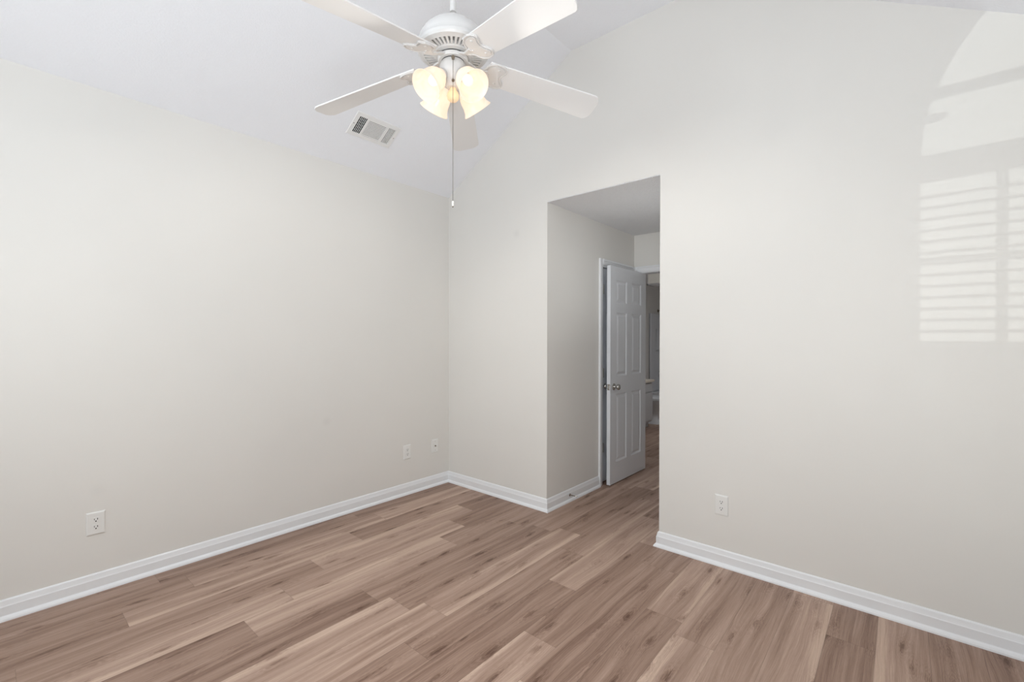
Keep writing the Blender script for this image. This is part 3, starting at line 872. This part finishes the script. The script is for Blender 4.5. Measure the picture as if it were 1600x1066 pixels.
for s in (-1, 1):
    bm = BM(); lathe(bm, [(0, 0.0), (0.0028, 0.0), (0.0024, 0.0012), (0, 0.0015)], Matrix.Translation((0, 0.0062, s * 0.041)) @ Matrix.Rotation(R(-90), 4, 'X'), 12)
    finish('screw', bm, M_nickel, t, smooth=True)

# ------------------------------------------------------------------ door stop on the hallway baseboard
t = thing('door_stop', 'small chrome door stop with white tip on the hallway baseboard', 'door stop', (XL + 0.0145, 0.305, 0.055), 0)
MX = Matrix.Rotation(R(90), 4, 'Y')
bm = BM(); lathe(bm, [(0, 0), (0.012, 0), (0.012, 0.003), (0.007, 0.007), (0, 0.008)], MX, 20); finish('mounting_flange', bm, M_nickel, t, smooth=True)
bm = BM(); lathe(bm, [(0, 0.004), (0.0042, 0.004), (0.0034, 0.03), (0.0034, 0.060), (0, 0.060)], MX, 12); finish('rod', bm, M_brass, t, smooth=True)
bm = BM(); lathe(bm, [(0, 0.058), (0.0065, 0.058), (0.0075, 0.062), (0.0065, 0.071), (0, 0.072)], MX, 16); finish('rubber_tip', bm, M_rubber, t, smooth=True)

# ------------------------------------------------------------------ bathroom
van = thing('bathroom_vanity', 'low white bathroom vanity cabinet with cream countertop seen past the door', 'vanity', (BX0 + 0.008, 3.0, 0))
vw = 0.36 - BX0
bm = BM(); box(bm, 0, vw - 0.02, 0, 0.85, 0.09, 0.70); box(bm, 0, vw - 0.08, 0.0, 0.85, 0, 0.09); finish('cabinet_body', bm, M_cabinet, van)
for k in range(2):
    y0_ = 0.03 + k * 0.40
    bm = BM(); box(bm, vw - 0.02, vw - 0.002, y0_, y0_ + 0.39, 0.12, 0.54)
    box(bm, vw - 0.002, vw + 0.002, y0_, y0_ + 0.05, 0.12, 0.54); box(bm, vw - 0.002, vw + 0.002, y0_ + 0.34, y0_ + 0.39, 0.12, 0.54)
    dd = finish('cabinet_door', bm, M_cabinet, van, bevel=0.001)
    bm = BM(); lathe(bm, [(0, 0), (0.005, 0), (0.005, 0.012), (0.013, 0.018), (0.010, 0.026), (0, 0.028)], Matrix.Translation((vw, y0_ + (0.36 if k == 0 else 0.03), 0.48)) @ MX, 14)
    finish('knob', bm, M_nickel, dd, smooth=True)
bm = BM(); box(bm, vw - 0.02, vw - 0.002, 0.03, 0.82, 0.565, 0.685); finish('drawer_front', bm, M_cabinet, van, bevel=0.001)
bm = BM(); box(bm, 0, vw + 0.015, -0.01, 0.865, 0.702, 0.737); box(bm, 0, 0.015, -0.01, 0.865, 0.737, 0.82); finish('countertop', bm, M_counter, van, bevel=0.004)
bm = BM(); tube(bm, [(0.07, 0.42, 0.737), (0.07, 0.42, 0.83), (0.10, 0.42, 0.87), (0.16, 0.42, 0.86), (0.18, 0.42, 0.84)], 0.011, 12); finish('faucet', bm, M_chrome, van, smooth=True)

toi = thing('toilet', 'white toilet standing beyond the vanity in the bathroom', 'toilet', (BX0, 4.17, 0))
def oval(cx, a, b, n=32, sq=2.3):
    out = []
    for i in range(n):
        t_ = 2 * PI * i / n; c, s = math.cos(t_), math.sin(t_)
        out.append((cx + a * math.copysign(abs(c) ** (2 / sq), c), b * math.copysign(abs(s) ** (2 / sq), s)))
    return out
def loft(bm, rings, cap=True):
    rr = [[bm.verts.new((x, y, z)) for x, y in r] for r, z in rings]
    n = len(rr[0])
    for a, b in zip(rr, rr[1:]):
        for k in range(n): bm.faces.new((a[k], a[(k + 1) % n], b[(k + 1) % n], b[k]))
    if cap: bm.faces.new(rr[0][::-1]); bm.faces.new(rr[-1])
bm = BM()
loft(bm, [(oval(0.36, 0.24, 0.115), 0.0), (oval(0.36, 0.235, 0.11), 0.03), (oval(0.35, 0.20, 0.095), 0.08), (oval(0.36, 0.20, 0.10), 0.18), (oval(0.40, 0.24, 0.15), 0.28), (oval(0.43, 0.265, 0.18), 0.36), (oval(0.44, 0.27, 0.187), 0.385), (oval(0.44, 0.262, 0.18), 0.392)])
finish('bowl', bm, M_ceramic, toi, smooth=True)
bm = BM(); loft(bm, [(oval(0.45, 0.262, 0.186), 0.395), (oval(0.45, 0.268, 0.190), 0.400), (oval(0.45, 0.262, 0.186), 0.411)]); finish('seat', bm, M_ceramic, toi, smooth=True)
bm = BM(); loft(bm, [(oval(0.44, 0.262, 0.184), 0.415), (oval(0.44, 0.268, 0.190), 0.420), (oval(0.44, 0.255, 0.178), 0.433), (oval(0.44, 0.20, 0.13), 0.437)]); finish('lid', bm, M_ceramic, toi, smooth=True)
bm = BM(); box(bm, 0.01, 0.20, -0.21, 0.21, 0.37, 0.72); finish('tank', bm, M_ceramic, toi, bevel=0.02)
bm = BM(); box(bm, 0.004, 0.21, -0.22, 0.22, 0.722, 0.755); finish('tank_lid', bm, M_ceramic, toi, bevel=0.01)
bm = BM(); tube(bm, [(0.195, -0.15, 0.66), (0.225, -0.15, 0.66), (0.228, -0.09, 0.65)], 0.007, 10); finish('flush_lever', bm, M_chrome, toi, smooth=True)

tub = thing('bathtub', 'white bathtub across the far end of the bathroom with wall surround', 'bathtub', (BX0 + 0.008, 5.02, 0))
TL, TW_ = 1.52, BY1 - 5.02 - 0.008
def rr_(x0, x1, y0, y1, r, n=6):
    pts = []
    for (cx, cy, a0) in ((x1 - r, y0 + r, -90), (x1 - r, y1 - r, 0), (x0 + r, y1 - r, 90), (x0 + r, y0 + r, 180)):
        for i in range(n + 1):
            a = R(a0 + 90 * i / n); pts.append((cx + r * math.cos(a), cy + r * math.sin(a)))
    return pts
bm = BM()
loft(bm, [(rr_(0.001, TL, 0, TW_ - 0.001, 0.02), 0.0), (rr_(0.001, TL, 0, TW_ - 0.001, 0.02), 0.39), (rr_(0.008, TL - 0.008, 0.008, TW_ - 0.008, 0.02), 0.40),
          (rr_(0.07, TL - 0.07, 0.07, TW_ - 0.06, 0.12), 0.40), (rr_(0.09, TL - 0.09, 0.09, TW_ - 0.08, 0.12), 0.38), (rr_(0.14, TL - 0.22, 0.14, TW_ - 0.13, 0.12), 0.08)])
finish('basin', bm, M_acrylic, tub, smooth=True)
bm = BM()
box(bm, 0.001, 0.016, -0.055, TW_ - 0.001, 0.405, 1.83); box(bm, 0.001, 0.030, -0.055, 0.03, 0.0, 1.83)
box(bm, 0.016, TL, TW_ - 0.016, TW_ - 0.001, 0.405, 1.83)
# moulded niche outline on the end panel
for (y0_, y1_, z0_, z1_) in ((0.20, 0.215, 1.15, 1.55), (0.50, 0.515, 1.15, 1.55), (0.20, 0.515, 1.15, 1.165), (0.20, 0.515, 1.535, 1.55)):
    box(bm, 0.016, 0.030, y0_, y1_, z0_, z1_)
finish('wall_surround', bm, M_acrylic, tub, bevel=0.004)
sx_ = BX0 + 0.026
t = thing('shower_valve', 'round chrome shower valve on the white tub surround', 'shower valve', (sx_, 5.42, 0.70))
bm = BM(); lathe(bm, [(0, 0), (0.085, 0), (0.085, 0.004), (0.06, 0.012), (0.03, 0.016), (0.028, 0.05), (0, 0.05)], MX, 32); finish('escutcheon', bm, M_chrome, t, smooth=True)
bm = BM(); tube(bm, [(0.045, 0, 0), (0.06, 0, 0.0), (0.065, 0, 0.08)], 0.011, 12); finish('handle', bm, M_chrome, t, smooth=True)
t = thing('tub_spout', 'short chrome tub spout below the round shower valve', 'tub spout', (sx_, 5.42, 0.50))
bm = BM(); tube(bm, [(0, 0, 0), (0.06, 0, 0), (0.11, 0, -0.005), (0.13, 0, -0.03)], [0.028, 0.026, 0.023, 0.02], 16); finish('spout_body', bm, M_chrome, t, smooth=True)
bm = BM(); lathe(bm, [(0, 0), (0.035, 0), (0.033, 0.006), (0, 0.006)], MX, 20); finish('spout_flange', bm, M_chrome, t, smooth=True)
t = thing('shower_fixture', 'dark metal shower head arm above the white tub surround', 'shower fixture', (BX0, 5.36, 1.89))
bm = BM(); tube(bm, [(0, 0, 0), (0.06, 0, 0.005), (0.11, 0, -0.02), (0.15, 0, -0.06)], 0.010, 12); finish('shower_arm', bm, M_brass, t, smooth=True)
bm = BM(); lathe(bm, [(0, 0), (0.028, 0), (0.026, 0.008), (0, 0.01)], MX, 20); finish('arm_flange', bm, M_brass, t, smooth=True)
bm = BM(); lathe(bm, [(0, 0), (0.012, 0), (0.018, 0.02), (0.036, 0.045), (0.036, 0.055), (0, 0.055)], Matrix.Translation((0.145, 0, -0.055)) @ Matrix.Rotation(R(135), 4, 'Y'), 20)
finish('spray_head', bm, M_brass, t, smooth=True)

t = thing('framed_box', 'white framed glossy panel in the bathroom, just under the door head', 'panel', (1.45, 2.50, HD))  # unidentified panel, built as a faintly glowing box hung from the ceiling
x0_, x1_, z0_, z1_ = -0.54, 0.50, -0.415, 0.0
bm = BM()
for (a, b, c, d) in ((x0_, x1_, z0_, z0_ + 0.016), (x0_, x1_, z1_ - 0.02, z1_), (x0_, x0_ + 0.014, z0_, z1_), (x1_ - 0.014, x1_, z0_, z1_)):
    box(bm, a, b, -0.105, 0.10, c, d)
finish('box_frame', bm, M_trim, t)
bm = BM(); box(bm, x0_ + 0.013, x1_ - 0.013, -0.095, 0.09, z0_ + 0.015, z1_ - 0.019); finish('glowing_panel', bm, M_glowpanel, t)
